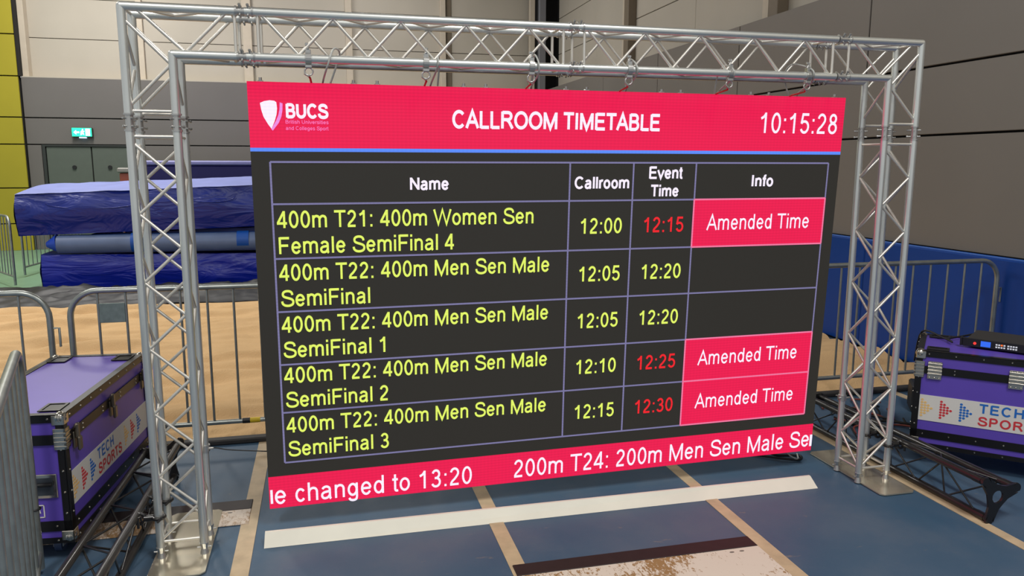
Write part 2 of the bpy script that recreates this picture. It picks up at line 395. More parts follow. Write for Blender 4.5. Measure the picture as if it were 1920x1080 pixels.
# right wall
XR = 5.8
wr = struct('wall_right', MB().box(XR+.06, XR+.2, -6, YB+.2, 0, 3.44), GAP)
ys = [-6, -4.07, -1.70, .67, 3.04, 5.41, 7.80, 10.17, 12.4, 13.9]
for z0, z1 in ((0, 1.05), (1.05, 2.0), (2.0, 2.575), (2.575, 3.44)):
    for y0, y1 in zip(ys[:-1], ys[1:]):
        part('wall_panel', MB().bbox(XR+.012, XR+.06, y0+.009, y1-.009, z0+.009, z1-.009, .004), GREYR, wr)
ur = struct('wall_upper_right', MB().box(XR+.36, XR+.4, -6, YB+.3, 3.3, 8), GAP)
for y0, y1 in ((13.9, 11.4), (11.4, 9.5), (9.5, 7.2), (7.2, 5.02), (5.02, 2.7), (2.7, .3), (.3, -2.1), (-2.1, -6)):
    for z0, z1 in ((3.43, 4.22), (4.22, 5.0), (5.0, 6.0)):
        part('cladding_sheet', MB().bbox(XR+.31, XR+.35, y1+.004, y0-.004, z0+.006, z1-.006, .004), TANP, ur)
part('ledge', MB().box(XR+.05, XR+.35, -6, 13.9, 3.425, 3.438), GREYR, ur)
for y in (9.6, 5.05, .3):
    part('cladding_post', MB().bbox(XR+.22, XR+.31, y, y+.22, 3.45, 6, .006), TANB, ur)
    part('cladding_post', MB().bbox(XR+.16, XR+.31, y-.2, y, 3.45, 6, .006), BROWNB, ur)

# ================================================================ SAND, TARP, MATS
def grid(name, x0, x1, y0, y1, nx, ny, f, m, lab, cat, kind=None):
    vs = []; fs = []
    for j in range(ny+1):
        for i in range(nx+1):
            x = x0+(x1-x0)*i/nx; y = y0+(y1-y0)*j/ny; vs.append((x, y, f(x, y)))
    for j in range(ny):
        for i in range(nx): a = j*(nx+1)+i; fs.append((a, a+1, a+nx+2, a+nx+1))
    o = part(name, MB().add(vs, fs, True), m, None); tag(o, lab, cat, kind=kind); return o
SAND = mat('sand', (214, 178, 132), rough=.95, noise_amt=.05, nscale=2.2, bump=.35, bscale=90, spec=.1)
def sandz(x, y):
    v = Vector((x, y, 0))
    r = noise.fractal(Vector((x*1.1, y*2.6, 0)), 1, 2, 4)*.06
    q = noise.noise(Vector((x*1.3+noise.noise(v*2)*.6, y*7, 3)))*.075
    t = min(1, max(0, (y-1.5)/.15), max(0, (6.75-y)/.35))
    return max(.003, .012+(.032+r*.7+q)*t)
grid('pit_sand', -4.2, 5.70, 1.49, 6.72, 230, 250, sandz, SAND, 'pale raked sand filling the long jump pit behind the barriers', 'sand', 'stuff')
TARP = mat('black_tarpaulin', (27, 27, 28), rough=.55, noise_amt=.35, nscale=2.5)
def tarpz(x, y):
    e = math.sin(PI*min(1, max(0, (y-6.7)/1.3)))
    return .03+.10*e+.09*abs(noise.fractal(Vector((x*1.6, y*3.2, 8)), 1, 2, 4))*(.3+e)
def tarp():
    nx, ny = 150, 34; vs = []; fs = []
    for j in range(ny+1):
        for i in range(nx+1):
            x = -4.4+6.2*i/nx; y = 6.62+.14*noise.noise(Vector((x*1.8, 0, 1)))+1.18*j/ny
            vs.append((x, y, tarpz(x, y)))
    for j in range(ny):
        for i in range(nx): a = j*(nx+1)+i; fs.append((a, a+1, a+nx+2, a+nx+1))
    tag(part('tarpaulin', MB().add(vs, fs, True), TARP, None), 'crumpled black tarpaulin lying along the far edge of the sand', 'tarpaulin')
tarp()

def vinyl(name, col, topcol=None, rough=.38, amt=.10):
    m = mat(name, col, rough=rough, noise_amt=.06, nscale=1.5, spec=.6)
    nt = m.node_tree; b = nt.nodes['Principled BSDF']; tc = nt.nodes.new('ShaderNodeTexCoord')
    mp = nt.nodes.new('ShaderNodeMapping'); mp.inputs['Rotation'].default_value = (0, .6, 0); mp.inputs['Scale'].default_value = (1.2, 1, 4)
    n = nt.nodes.new('ShaderNodeTexNoise'); n.inputs['Scale'].default_value = 1.15; n.inputs['Detail'].default_value = 3; n.inputs['Distortion'].default_value = 1.5
    bp = nt.nodes.new('ShaderNodeBump'); bp.inputs['Strength'].default_value = .5; bp.inputs['Distance'].default_value = amt
    nt.links.new(tc.outputs['Object'], mp.inputs[0]); nt.links.new(mp.outputs[0], n.inputs[0]); nt.links.new(n.outputs['Fac'], bp.inputs['Height'])
    nt.links.new(bp.outputs[0], b.inputs['Normal'])
    return m
ROYAL = vinyl('royal_blue_vinyl', (5, 34, 168))
ROYAL2 = vinyl('deep_blue_vinyl', (6, 36, 140))
LAV = mat('pale_blue_mat_top', (122, 132, 192), rough=.5, noise_amt=.08, nscale=4)
NAVY = mat('navy_mat_side', (20, 16, 84), rough=.6)
STEELB = mat('grey_blue_roll', (98, 118, 158), rough=.45, noise_amt=.10, nscale=5)
STRAPB = mat('blue_strap', (10, 84, 180), rough=.5)

def soft_mat(x0, x1, y0, y1, zb0, zb1, zt0, zt1, dome, nx=60, sag=.02, seed=0, jx=.03):
    """crash mat with slightly wrinkled, bulging sides; separate top skin"""
    ny, nz = 16, 8
    def top(u, v): return (zt0+(zt1-zt0)*u)+dome*math.sin(PI*min(1, v*1.0))*.6+dome*.4*v
    def bot(u): return zb0+(zb1-zb0)*u
    W_ = lambda x, z: noise.fractal(Vector((x*1.5, z*4, seed)), 1, 2, 3)
    side = MB(); vs = []; fs = []
    for k in range(nz+1):
        for i in range(nx+1):
            u = i/nx; t = k/nz; x = x0+(x1-x0)*u; z = bot(u)+(top(u, 0)-bot(u))*t
            y = y0-.05*math.sin(PI*t)+.045*W_(x, z)
            vs.append((x, y, z+.012*noise.noise(Vector((x*2, k, seed)))*(1 if k in (0, nz) else .3)))
    for k in range(nz):
        for i in range(nx): a = k*(nx+1)+i; fs.append((a, a+1, a+nx+2, a+nx+1))
    side.add(vs, fs, True)
    for xx, u in ((x0, 0), (x1, 1)):
        vs = []; fs = []
        for k in range(nz+1):
            for j in range(ny+1):
                v = j/ny; t = k/nz; y = y0+(y1-y0)*v; z = bot(u)+(top(u, v)-bot(u))*t
                sg = -1 if u == 0 else 1
                vs.append((xx+sg*(jx*math.sin(PI*t)+.03*noise.noise(Vector((y*3, z*5, seed)))), y, z))
        for k in range(nz):
            for j in range(ny): a = k*(ny+1)+j; fs.append((a, a+ny+1, a+ny+2, a+1) if u == 0 else (a, a+1, a+ny+2, a+ny+1))
        side.add(vs, fs, True)
    side.box(x0+.02, x1-.02, y1-.02, y1, min(zb0, zb1)+.02, min(zt0, zt1)-.01)
    side.add([(x0, y0, bot(0)), (x1, y0, bot(1)), (x1, y1, bot(1)), (x0, y1, bot(0))], [(0, 3, 2, 1)])
    tp = MB(); vs = []; fs = []
    for j in range(ny+1):
        for i in range(nx+1):
            u = i/nx; v = j/ny
            vs.append((x0+(x1-x0)*u, y0+(y1-y0)*v-(.01 if j == 0 else 0), top(u, v)+.004+.01*noise.noise(Vector((u*20, v*4, seed)))))
    for j in range(ny):
        for i in range(nx): a = j*(nx+1)+i; fs.append((a, a+1, a+nx+2, a+nx+1))
    tp.add(vs, fs, True)
    return side, tp
t = thing('crash_mat', 'thick royal blue crash mat lying lowest, on the floor behind the sand', 'mat', (0, 0, 0))
a, b = soft_mat(-2.93, 1.7, 8.0, 10.2, 0.02, 0.02, .535, .46, .01, seed=1)
part('cover', a, ROYAL, t); part('top_skin', b, ROYAL2, t)
t = thing('crash_mat', 'pale-topped royal blue crash mat lying highest, overhanging the rolled mat at left', 'mat', (0, 0, 0))
a, b = soft_mat(-3.18, 1.7, 8.0, 10.4, .79, .92, 1.335, 1.52, .13, seed=5)
part('cover', a, ROYAL2, t); part('top_skin', b, LAV, t)
part('handle_flap', MB().pipe([(-2.25+.55*math.cos(PI+PI*k/10), 7.93, 1.22+.07*math.sin(PI+PI*k/10)) for k in range(11)], .007, 6), ROYAL2, t)
part('handle_flap', MB().pipe([(-.75+.33*math.cos(PI+PI*k/10), 7.93, 1.30+.08*math.sin(PI+PI*k/10)) for k in range(11)], .007, 6), ROYAL2, t)
t = thing('folded_mat', 'thin lavender-blue mat wedged between the rolled mat and top crash mat', 'mat', (0, 0, 0))
part('cover', soft_mat(-2.35, 1.7, 8.22, 10.0, .60, .60, .785, .895, .0, seed=9)[0], mat('dull_blue_vinyl', (112, 124, 190), rough=.45, noise_amt=.25, nscale=2.5), t)
t = thing('rolled_mat', 'grey-blue rolled mat with bright blue straps lying on the lowest crash mat', 'mat', (0, 0, 0))
part('roll', MB().tube((-2.72, 8.02, .665), (1.7, 8.02, .66), .123, 20, .14), STEELB, t)
part('top_strip', MB().tube((-2.70, 8.05, .692), (1.7, 8.05, .692), .100, 16, .112), STRAPB, t)
part('end_cap', MB().tube((-2.72, 8.02, .68), (-2.86, 8.02, .665), .128, 16, .035), mat('bright_blue_cap', (26, 70, 186), rough=.5), t)
for x in (-1.72, -.35, 1.0):
    part('strap', MB().tube((x-.08, 8.02, .675), (x+.08, 8.02, .675), .137, 20), STRAPB, t)
t = thing('stacked_mat', 'tall dark navy mat with a lavender top band behind the blue mats', 'mat', (0, 0, 0))
part('cover', MB().bbox(-2.25, 2.2, 11.0, 13.0, 0.012, 1.72, .03), NAVY, t)
part('top_pad', MB().bbox(-2.25, 2.2, 10.98, 13.0, 1.722, 1.80, .02), mat('lavender_pad', (128, 128, 176), rough=.55, noise_amt=.08, nscale=3), t)
t = thing('waste_bin', 'brick-red bin with a pale lid beside the dark double door', 'bin', (-2.70, 12.0, .012))
part('bin_body', MB().bbox(-.09, .12, -.12, .12, 0, 1.57, .02), mat('brick_red_plastic', (140, 72, 56), rough=.5), t)
part('bin_lid', MB().bbox(-.12, .15, -.15, .15, 1.57, 1.66, .02), mat('pale_lid', (130, 128, 122), rough=.5), t)
# exit sign
t = thing('exit_sign', 'lit green emergency exit sign on the grey wall above the double door', 'sign', (-3.885, YB-.06, 2.28))
part('sign_box', MB().bbox(-.19, .19, -.04, .05, -.005, .18, .008), mat('sign_housing', (60, 70, 66), rough=.5), t)
part('sign_face', MB().box(-.18, .18, -.045, -.041, .005, .172), mat('exit_green_light', (0, 60, 40), emit=(40, 235, 170), estr=2.0), t)
EXW = mat('exit_white_light', (200, 200, 200), emit=(245, 255, 252), estr=2.6)
part('pictogram', MB().box(.07, .15, -.0475, -.0455, .02, .155)
     .add([(-.15, -.0475, .085), (-.10, -.0475, .13), (-.10, -.0475, .10), (-.045, -.0475, .10), (-.045, -.0475, .07), (-.10, -.0475, .07), (-.10, -.0475, .04)], [(0, 1, 2, 5, 6), (2, 3, 4, 5)])
     .add([(.02, -.0475, .05), (.045, -.0475, .03), (.03, -.0475, .085), (.055, -.0475, .11), (.0, -.0475, .12), (-.02, -.0475, .10), (-.025, -.0475, .03)], [(0, 1, 2, 3, 4, 5, 6)])
     .prism([(.02+.014*math.cos(k*PI/4), .138+.014*math.sin(k*PI/4)) for k in range(8)], -.0475, -.046, 'y'), EXW, t)
part('lamp_lens', MB().bbox(-.06, .07, -.035, .03, -.03, -.006, .005), mat('lamp_glow', (180, 200, 220), emit=(190, 225, 255), estr=1.4), t)

# wall pads on the right wall
PADM = mat('blue_wall_pad_vinyl', (6, 58, 136), rough=.42, noise_amt=.06, nscale=1.2, spec=.35)
pads = [(-4.4, -2.0, 'blue padded wall mat at the near end of the right wall'), (-2.0, .4, 'blue padded wall mat on the right wall beside the purple case'), (.4, 2.8, 'blue padded wall mat behind the end of the right barrier'),
        (2.8, 5.2, 'blue padded wall mat seen just right of the screen edge'), (5.2, 7.6, 'blue padded wall mat far along the right wall')]
for y0, y1, l in pads:
    t = thing('wall_pad', l, 'wall pad', (XR, y0, 0), 0, 'blue pads along the right wall')
    part('cushion', MB().bbox(-.05, .008, .002, y1-y0-.002, .02, 1.045, .012), PADM, t)
    part('top_piping', MB().tube((-.03, .0, 1.046), (-.03, y1-y0, 1.046), .012, 8), mat('pad_piping', (24, 84, 170), rough=.4), t)

# ================================================================ CROWD BARRIERS
def barrier(label, loc, rz, L, zt, zb, nb=14, plate=False, tape=None, hook='R', foot=True, r=.0175, br=.0076):
    t = thing('crowd_barrier', label, 'barrier', loc, rz, None)
    R_ = .15
    pts = [(0, 0, .03), (0, 0, zt-R_)] + [(x, 0, z) for x, z in arc(R_, zt-R_, R_, 180, 90, 8)][1:] + [(x, 0, z) for x, z in arc(L-R_, zt-R_, R_, 90, 0, 8)] + [(L, 0, .03)]
    part('frame', MB().pipe(pts, r, 12), GALV, t)
    part('bottom_rail', MB().tube((0, 0, zb), (L, 0, zb), r*.85, 10), GALV, t)
    bm = MB().tube((0, 0, zb), (0, 0, zt-.004), br, 8, caps=False).mesh('bar')
    sp = L/(nb+1)
    for k in range(nb): link('bar', bm, GALV, t, loc=(sp*(k+1), 0, 0))
    for x in (.16, L-.16):
        if foot: part('foot', MB().bbox(x-.022, x+.022, -.24, .05, 0.002, .012, .003).tube((x, 0, .01), (x, 0, zb), .012, 8), GALV, t)
    hx = -.045 if hook == 'L' else L+.045; sg = -1 if hook == 'L' else 1
    if hook != 'none': part('hook', MB().pipe([(hx-sg*.035, 0, zt-.21), (hx, 0, zt-.21), (hx, 0, zt-.30), (hx, 0, zt-.32)], .007, 6), GALV, t)
    if hook != 'none': part('hook', MB().pipe([(hx-sg*.035, 0, zb+.12), (hx, 0, zb+.12), (hx, 0, zb+.02)], .007, 6), GALV, t)
    if plate:
        part('name_plate', MB().bbox(sp*1+.005, sp*2-.005, -.008, .0, zt-.19, zt-.075, .002), mat('plate_metal', (132, 146, 140), rough=.5, metal=.6, noise_amt=.15, nscale=30), t)
    if tape:
        c = part('tape', MB().tube((tape, 0, zb), (tape+.06, 0, zb), r*.95, 12), mat('yellow_tape', (222, 190, 30), rough=.5), t)
        part('tape', MB().tube((tape-.045, 0, zb), (tape, 0, zb), r*.95, 12), BLACK, t)['label'] = 'black tape band'
    return t
barrier('steel crowd barrier standing behind the left truss leg, before the sand', (-.686, 1.375, 0), 0, 2.24, 1.015, .17, plate=True, tape=.955)
barrier('steel crowd barrier at far left edge, its rounded end above the purple case', (-3.045, 1.375, 0), 0, 2.25, 1.015, .17)
barrier('steel crowd barrier at right between the screen and the blue wall pads', (3.43, 1.25, 0), 0, 2.27, 1.04, .215)
fg = barrier('steel crowd barrier in the left foreground, seen edge on', (-.478, -.02, 0), math.atan2(-.966, .26), 2.27, 1.0, .10, nb=13, hook='none', r=.019, br=.0105)
part('cable_tie', MB().pipe([(.0+.03*math.cos(k*PI/8)*0-.0+.02*math.cos(k*PI/8), .024*math.sin(k*PI/8), .30) for k in range(16)], .004, 6, closed=True)
     .pipe([(.02, -.02, .30), (.10, -.022, .285), (.22, -.02, .275), (.34, -.02, .30)], .004, 6), BLACK, fg)
barrier('far steel crowd barrier standing left of the blue mats, nearer one', (-3.50, 8.65, .012), 2.15, 2.2, 1.0, .15, nb=14, foot=False)
barrier('far steel crowd barrier set across beyond the blue mats at left', (-3.74, 9.75, .012), 1.47, 2.2, 1.0, .15, nb=14, foot=False)

# ================================================================ TRUSS GOAL POST
Wt, Ht, sp = 3.7667, 2.363, .18
RC = .0178
TR = thing('truss_frame', 'aluminium box-truss goal post frame carrying the large screen', 'truss', (0, 0, 0))
brace_me = MB().tube((0, 0, 0), (0, 0, 1), .0068, 8, caps=False).mesh('brace')
def brace(par, a, b, name='brace'):
    a, b = Vector(a), Vector(b); d = b-a; q = d.to_track_quat('Z', 'Y')
    mt = Matrix.Translation(a) @ q.to_matrix().to_4x4() @ Matrix.Diagonal((1, 1, d.length, 1))
    return link(name, brace_me, ALU_BR, par, mtx=mt)
def toward(a, b, r=RC*.8):
    a, b = Vector(a), Vector(b); return a+(b-a).normalized()*r
def zigzag(par, A, B, axis, t0, t1, pitch, first):
    """nodes alternate between chord line A and B (points at axis coordinate 0), t from t0 to t1"""
    n = round((t1-t0)/pitch); side = first
    def P(s, t): v = list(A if s == 0 else B); v[axis] = t; return Vector(v)
    for k in range(n):
        a = P(side, t0+k*pitch); b = P(1-side, t0+(k+1)*pitch)
        ca = P(1-side, t0+k*pitch); cb = P(side, t0+(k+1)*pitch)
        brace(par, a+(ca-a).normalized()*RC*.7, b+(cb-b).normalized()*RC*.7)
        side = 1-side
def coupler(par, c, d, r=RC):
    """conical joint: two rings, cross pins and spring clips"""
    c, d = Vector(c), Vector(d).normalized(); u = d.orthogonal().normalized(); w = d.cross(u)
    m = MB()
    for s in (-1, 1):
        m.tube(c+d*s*.029, c+d*s*.036, r*1.22, 14)
        for q in (u, w) if s > 0 else (w, u):
            m.tube(c+d*s*.016-q*.030, c+d*s*.016+q*.030, .004, 6)
            m.tube(c+d*s*.016+q*.030, c+d*s*.016+q*.036, .006, 6)
    m.tube(c-d*.03, c+d*.03, r*.9, 12)
    return part('coupler', m, STEEL, par)
def segment(name, corners, axis, a, b):
    m = MB()
    for c in corners:
        p0 = list(c); p1 = list(c); p0[axis] = a; p1[axis] = b; m.tube(p0, p1, RC, 16)
    return part(name, m, ALU, TR)
zl, zh = .06, 1.874
cz = 1.91
for side, x0, sg in (('L', 0, 1), ('R', Wt, -1)):
    xi = x0+sg*sp
    cs = [(x0, 0, 0), (xi, 0, 0), (x0, sp, 0), (xi, sp, 0)]
    leg = segment('truss_leg', cs, 2, zl, zh)
    P = .1435
    top = 1.822; n = 12; bot = top-P*n
    zigzag(leg, cs[0], cs[1], 2, bot, top, P, 0 if side == 'L' else 1)      # front
    zigzag(leg, cs[2], cs[3], 2, bot-.0, top, P, 1 if side == 'L' else 0)      # rear
    zigzag(leg, cs[0], cs[2], 2, bot, top, P, 1)      # outer side
    zigzag(leg, cs[1], cs[3], 2, bot, top, P, 0)      # inner side
    for z in (1.853, .085):
        for p, q in ((0, 1), (2, 3), (0, 2), (1, 3)): brace(leg, (cs[p][0], cs[p][1], z), (cs[q][0], cs[q][1], z), 'rung')
    for c in cs: coupler(leg, (c[0], c[1], cz), (0, 0, 1)); 
    for c in cs:
        part('spigot', MB().tube((c[0], c[1], .006), (c[0], c[1], .035), RC*1.1, 14, RC*.75).tube((c[0], c[1], .035), (c[0], c[1], .062), RC*.75, 14, RC*1.15).tube((c[0]-.03, c[1], .04), (c[0]+.03, c[1], .04), .004, 6), STEEL, leg)
    part('tube_clamp', MB().tube((xi, sp, .425), (xi, sp, .455), RC*1.35, 14).tube((xi-.035, sp-.012, .44), (xi+.04, sp-.012, .44), .006, 6).tube((xi-.03, sp+.014, .45), (xi+.035, sp+.014, .43), .004, 6), STEEL, leg)
# corner blocks
for side, x0, sg in (('L', 0, 1), ('R', Wt, -1)):
    xi = x0+sg*sp; xe = x0+sg*.437
    m = MB()
    for y in (0, sp):
        for (cx, czz, xe_, ze_) in ((x0, Ht, xe, 1.944), (xi, Ht-sp, xe, 1.944)):
            for (p0, p1) in (((cx, y, czz), (xe_, y, czz)), ((cx, y, czz), (cx, y, ze_))):
                m.tube(p0, p1, RC, 16)
            m.ball((cx, y, czz), RC*1.0, 14, 8)
    cb = part('truss_corner', m, ALU, TR)
    zi = Ht-sp
    for y in (0, sp):
        for a, b in (((x0+sg*.06, y, Ht-.012), (x0+sg*.226, y, zi+.012)), ((x0+sg*.235, y, zi+.012), (x0+sg*.39, y, Ht-.012)),
                     ((x0+sg*.012, y, Ht-.055), (xi-sg*.012, y, zi-.035)), ((xi-sg*.012, y, zi-.045), (x0+sg*.012, y, 1.98))): brace(cb, a, b)
        brace(cb, (x0, y, 1.955), (xi, y, 1.955), 'rung'); brace(cb, (x0+sg*.427, y, zi), (x0+sg*.427, y, Ht), 'rung')
    for a, b in (((x0+sg*.04, .012, Ht), (x0+sg*.17, sp-.012, Ht)), ((x0+sg*.17, sp-.012, Ht), (x0+sg*.36, .012, Ht)),
                 ((xi+sg*.04, .012, zi), (xi+sg*.2, sp-.012, zi)),
                 ((x0, .012, Ht-.06), (x0, sp-.012, Ht-.21)), ((x0, sp-.012, Ht-.23), (x0, .012, 1.98)),
                 ((xi, .012, zi-.03), (xi, sp-.012, zi-.19))): brace(cb, a, b)
    for z in (Ht, zi): brace(cb, (x0+sg*.41, 0, z), (x0+sg*.41, sp, z), 'rung')
    brace(cb, (x0, 0, Ht), (x0, sp, Ht), 'rung')
# beams
bcs = [(0, 0, Ht), (0, 0, Ht-sp), (0, sp, Ht), (0, sp, Ht-sp)]
for a, b, t0, P, nn in ((.437+.06, 1.868, .535, .1432, 9), (1.94, 3.27, 1.962, .1408, 9)):
    bm = segment('truss_beam', bcs, 0, a-.03, b+.0)
    zigzag(bm, bcs[0], bcs[1], 0, t0, t0+P*nn, P, 0)
    zigzag(bm, bcs[2], bcs[3], 0, t0, t0+P*nn, P, 1)
    zigzag(bm, bcs[0], bcs[2], 0, t0, t0+P*nn, P, 0)
    zigzag(bm, bcs[1], bcs[3], 0, t0, t0+P*nn, P, 1)
    for x in (t0-.018, t0+P*nn+.02):
        for p, q in ((0, 1), (2, 3), (0, 2), (1, 3)): brace(bm, (x, bcs[p][1], bcs[p][2]), (x, bcs[q][1], bcs[q][2]), 'rung')
for x in (.465, 1.904, 3.31):
    for c in bcs: coupler(TR, (x, c[1], c[2]), (1, 0, 0))
# base plates
bevel = .02
for x0, x1, l in ((-.03, .205, 'left'), (3.61, 3.825, 'right')):
    y0, y1 = -.19, .455
    poly = [(x0+bevel, y0), (x1-bevel, y0), (x1, y0+bevel), (x1, y1-bevel), (x1-bevel, y1), (x0+bevel, y1), (x0, y1-bevel), (x0, y0+bevel)]
    if l == 'right': poly = [(a-.02, b) for a, b in poly]
    o = part('base_plate', MB().prism(poly, .0045, .0105), PLATE, None)
    tag(o, 'shiny steel base plate under the %s truss leg' % l, 'base plate')

# ================================================================ LED SCREEN
SO = Vector((.4543, .09, 2.0939)); SR = rotvec((.0492, -.0004, .0231))
SM = SR.to_4x4(); SM.translation = SO
SW, SH = 3.009, 1.993
SC = thing('led_screen', 'large LED video screen showing the callroom timetable, hanging in the truss frame', 'screen', mtx=SM)
cab = MB().bbox(.001, SW/6-.001, .004, .075, -SH/4+.001, -.001, .004).bbox(.06, SW/6-.06, .076, .11, -SH/4+.08, -.08, .01).mesh('cabinet')
for i in range(6):
    for j in range(4): link('cabinet', cab, BLACK, SC, loc=(i*SW/6, 0, -j*SH/4))
RED = led('led_red', (238, 26, 80), .97, .05)
DARK = led('led_dark', (44, 42, 38), 1.0, .0)  # switched-off diodes; faint emission stands in for room light on them
BLUEL = led('led_blue', (92, 140, 250), 1.0, .05)
WHT = led('led_white', (246, 236, 255), 1.05, .03)
YEL = led('led_yellow', (228, 246, 104), 1.0, .03)
REDT = led('led_red_text', (240, 34, 44), 1.0, .04)
GRID = led('led_grid_line', (122, 118, 160), 1.0, .05)
PNK = led('led_pink', (250, 120, 190), 1.0, .04)
PNKL = led('led_pink_line', (240, 120, 160), 1.0, .04)
def rect(name, x0, x1, z0, z1, m, y=-.001):
    return part(name, MB().add([(x0, y, -z0), (x1, y, -z0), (x1, y, -z1), (x0, y, -z1)], [(0, 3, 2, 1)]), m, SC)
def bar2(mb, x0, x1, z0, z1, y): mb.add([(x0, y, -z0), (x1, y, -z0), (x1, y, -z1), (x0, y, -z1)], [(0, 3, 2, 1)])
rect('header_band', 0, SW, 0, .281, RED, .002)
rect('header_rule', 0, SW, .281, .297, BLUEL, .002)
rect('table_background', 0, SW, .297, 1.829, DARK, .002)
rect('ticker_band', 0, SW, 1.829, SH, RED, .002)
FX0, FX1, FZ0, FZ1 = .080, 2.938, .342, 1.761
C = [1.476, 1.811, 2.156]; Rr = [.528, .775, 1.022, 1.275, 1.510]
for z0, z1 in ((.528, .775), (1.275, 1.761)): rect('red_cell', 2.156, 2.935, z0, z1, RED, -.0)
gm = MB(); lw = .0042
for z in [FZ0, FZ1]+Rr: bar2(gm, FX0, FX1, z-lw, z+lw, -.0015)
for x in [FX0, FX1]+C: bar2(gm, x-lw, x+lw, FZ0, FZ1, -.0017)
part('table_grid', gm, GRID, SC)
for zs in ((.528, .775), (1.275, 1.510, 1.761)):
    gp = MB()
    for z in zs: bar2(gp, 2.156, 2.938, z-lw, z+lw, -.0019)
    for x in (2.156, 2.938): bar2(gp, x-lw, x+lw, zs[0], zs[-1], -.0021)
    part('cell_outline', gp, PNKL, SC)
def txt(s, x0, x1, base, cap, m, h=.074, sp_=0.):
    for w in text_mb(s, x0, x1, -base, cap, -.003, h, sp_, True): part('printed_word', w, m, SC)
B_ = .105
txt('CALLROOM TIMETABLE', .893, 1.940, .184, .078, WHT, .098)
txt('10:15:28', 2.506, 2.967, .188, .103, WHT, .064)
txt('Name', .694, .876, .468, .056, WHT, .10)
txt('Callroom', 1.501, 1.790, .468, .057, WHT, .10)
txt('Event', 1.896, 2.081, .420, .058, WHT, .10)
txt('Time', 1.910, 2.064, .510, .057, WHT, .10)
txt('Info', 2.481, 2.609, .462, .058, WHT, .10)
cp = .076
txt('400m T21: 400m Women Sen', .096, 1.294, .635, cp, YEL)
txt('Female SemiFinal 4', .100, .900, .753, cp, YEL)
for z, s2, x1 in ((.877, 'SemiFinal', .500), (1.121, 'SemiFinal 1', .566), (1.365, 'SemiFinal 2', .575), (1.611, 'SemiFinal 3', .574)):
    txt('400m T22: 400m Men Sen Male', .095, 1.381, z, cp, YEL); txt(s2, .098, x1, z+.120, cp, YEL)
for z, a, b, r_ in ((.692, '12:00', '12:15', 1), (.935, '12:05', '12:20', 0), (1.179, '12:05', '12:20', 0), (1.424, '12:10', '12:25', 1), (1.670, '12:15', '12:30', 1)):
    txt(a, 1.540, 1.760, z, cp, YEL); txt(b, 1.881, 2.102, z, cp, REDT if r_ else YEL)
for z in (.688, 1.423, 1.669): txt('Amended Time', 2.235, 2.849, z, .080, WHT, .062)
txt('e changed to 13:20', .026, .992, 1.970, .096, WHT, .064)
txt('200m T24: 200m Men Sen Male Se', 1.216, 2.986, 1.964, .097, WHT, .064)
for a, b in ((.006, .017), (2.991, 3.007)):
    m = MB(); bar2(m, a, b, 1.894, 1.965, -.003); part('text_fragment', m, WHT, SC)
# crest and lettering of the sports body
part('crest', MB().add([(x, -.003, -z) for x, z in [(.050, .090), (.068, .082), (.091, .078), (.110, .080), (.118, .086), (.120, .111), (.117, .136), (.108, .165), (.093, .199), (.079, .179), (.062, .148), (.054, .119)]][::-1], [tuple(range(12))]), WHT, SC)
bandL = [(.132, .086), (.130, .115), (.124, .140), (.113, .165), (.092, .200)]
bandR = [(.144, .090), (.142, .120), (.136, .148), (.124, .174), (.098, .207)]
vs = [(x, -.003, -z) for x, z in bandL]+[(x, -.003, -z) for x, z in bandR]
part('crest_band', MB().add(vs, [(i, 5+i, 6+i, 1+i)[::-1] for i in range(4)]), led('led_lilac', (240, 140, 226), 1.0, .03), SC)
txt('BUCS', .156, .337, .150, .058, WHT, .12)
txt('British Universities', .153, .336, .176, .016, PNK, .075)
txt('and Colleges Sport', .153, .335, .203, .016, PNK, .075)
# latches along the top edge
lm = MB().tube((0, .03, 0), (0, .03, .018), .007, 8).bbox(-.012, .012, .02, .04, -.002, .006, .002).mesh('top_latch')
for k in range(6):
    for d in (.055, SW/6-.05): link('top_latch', lm, STEEL, SC, loc=(k*SW/6+d, 0, 0))

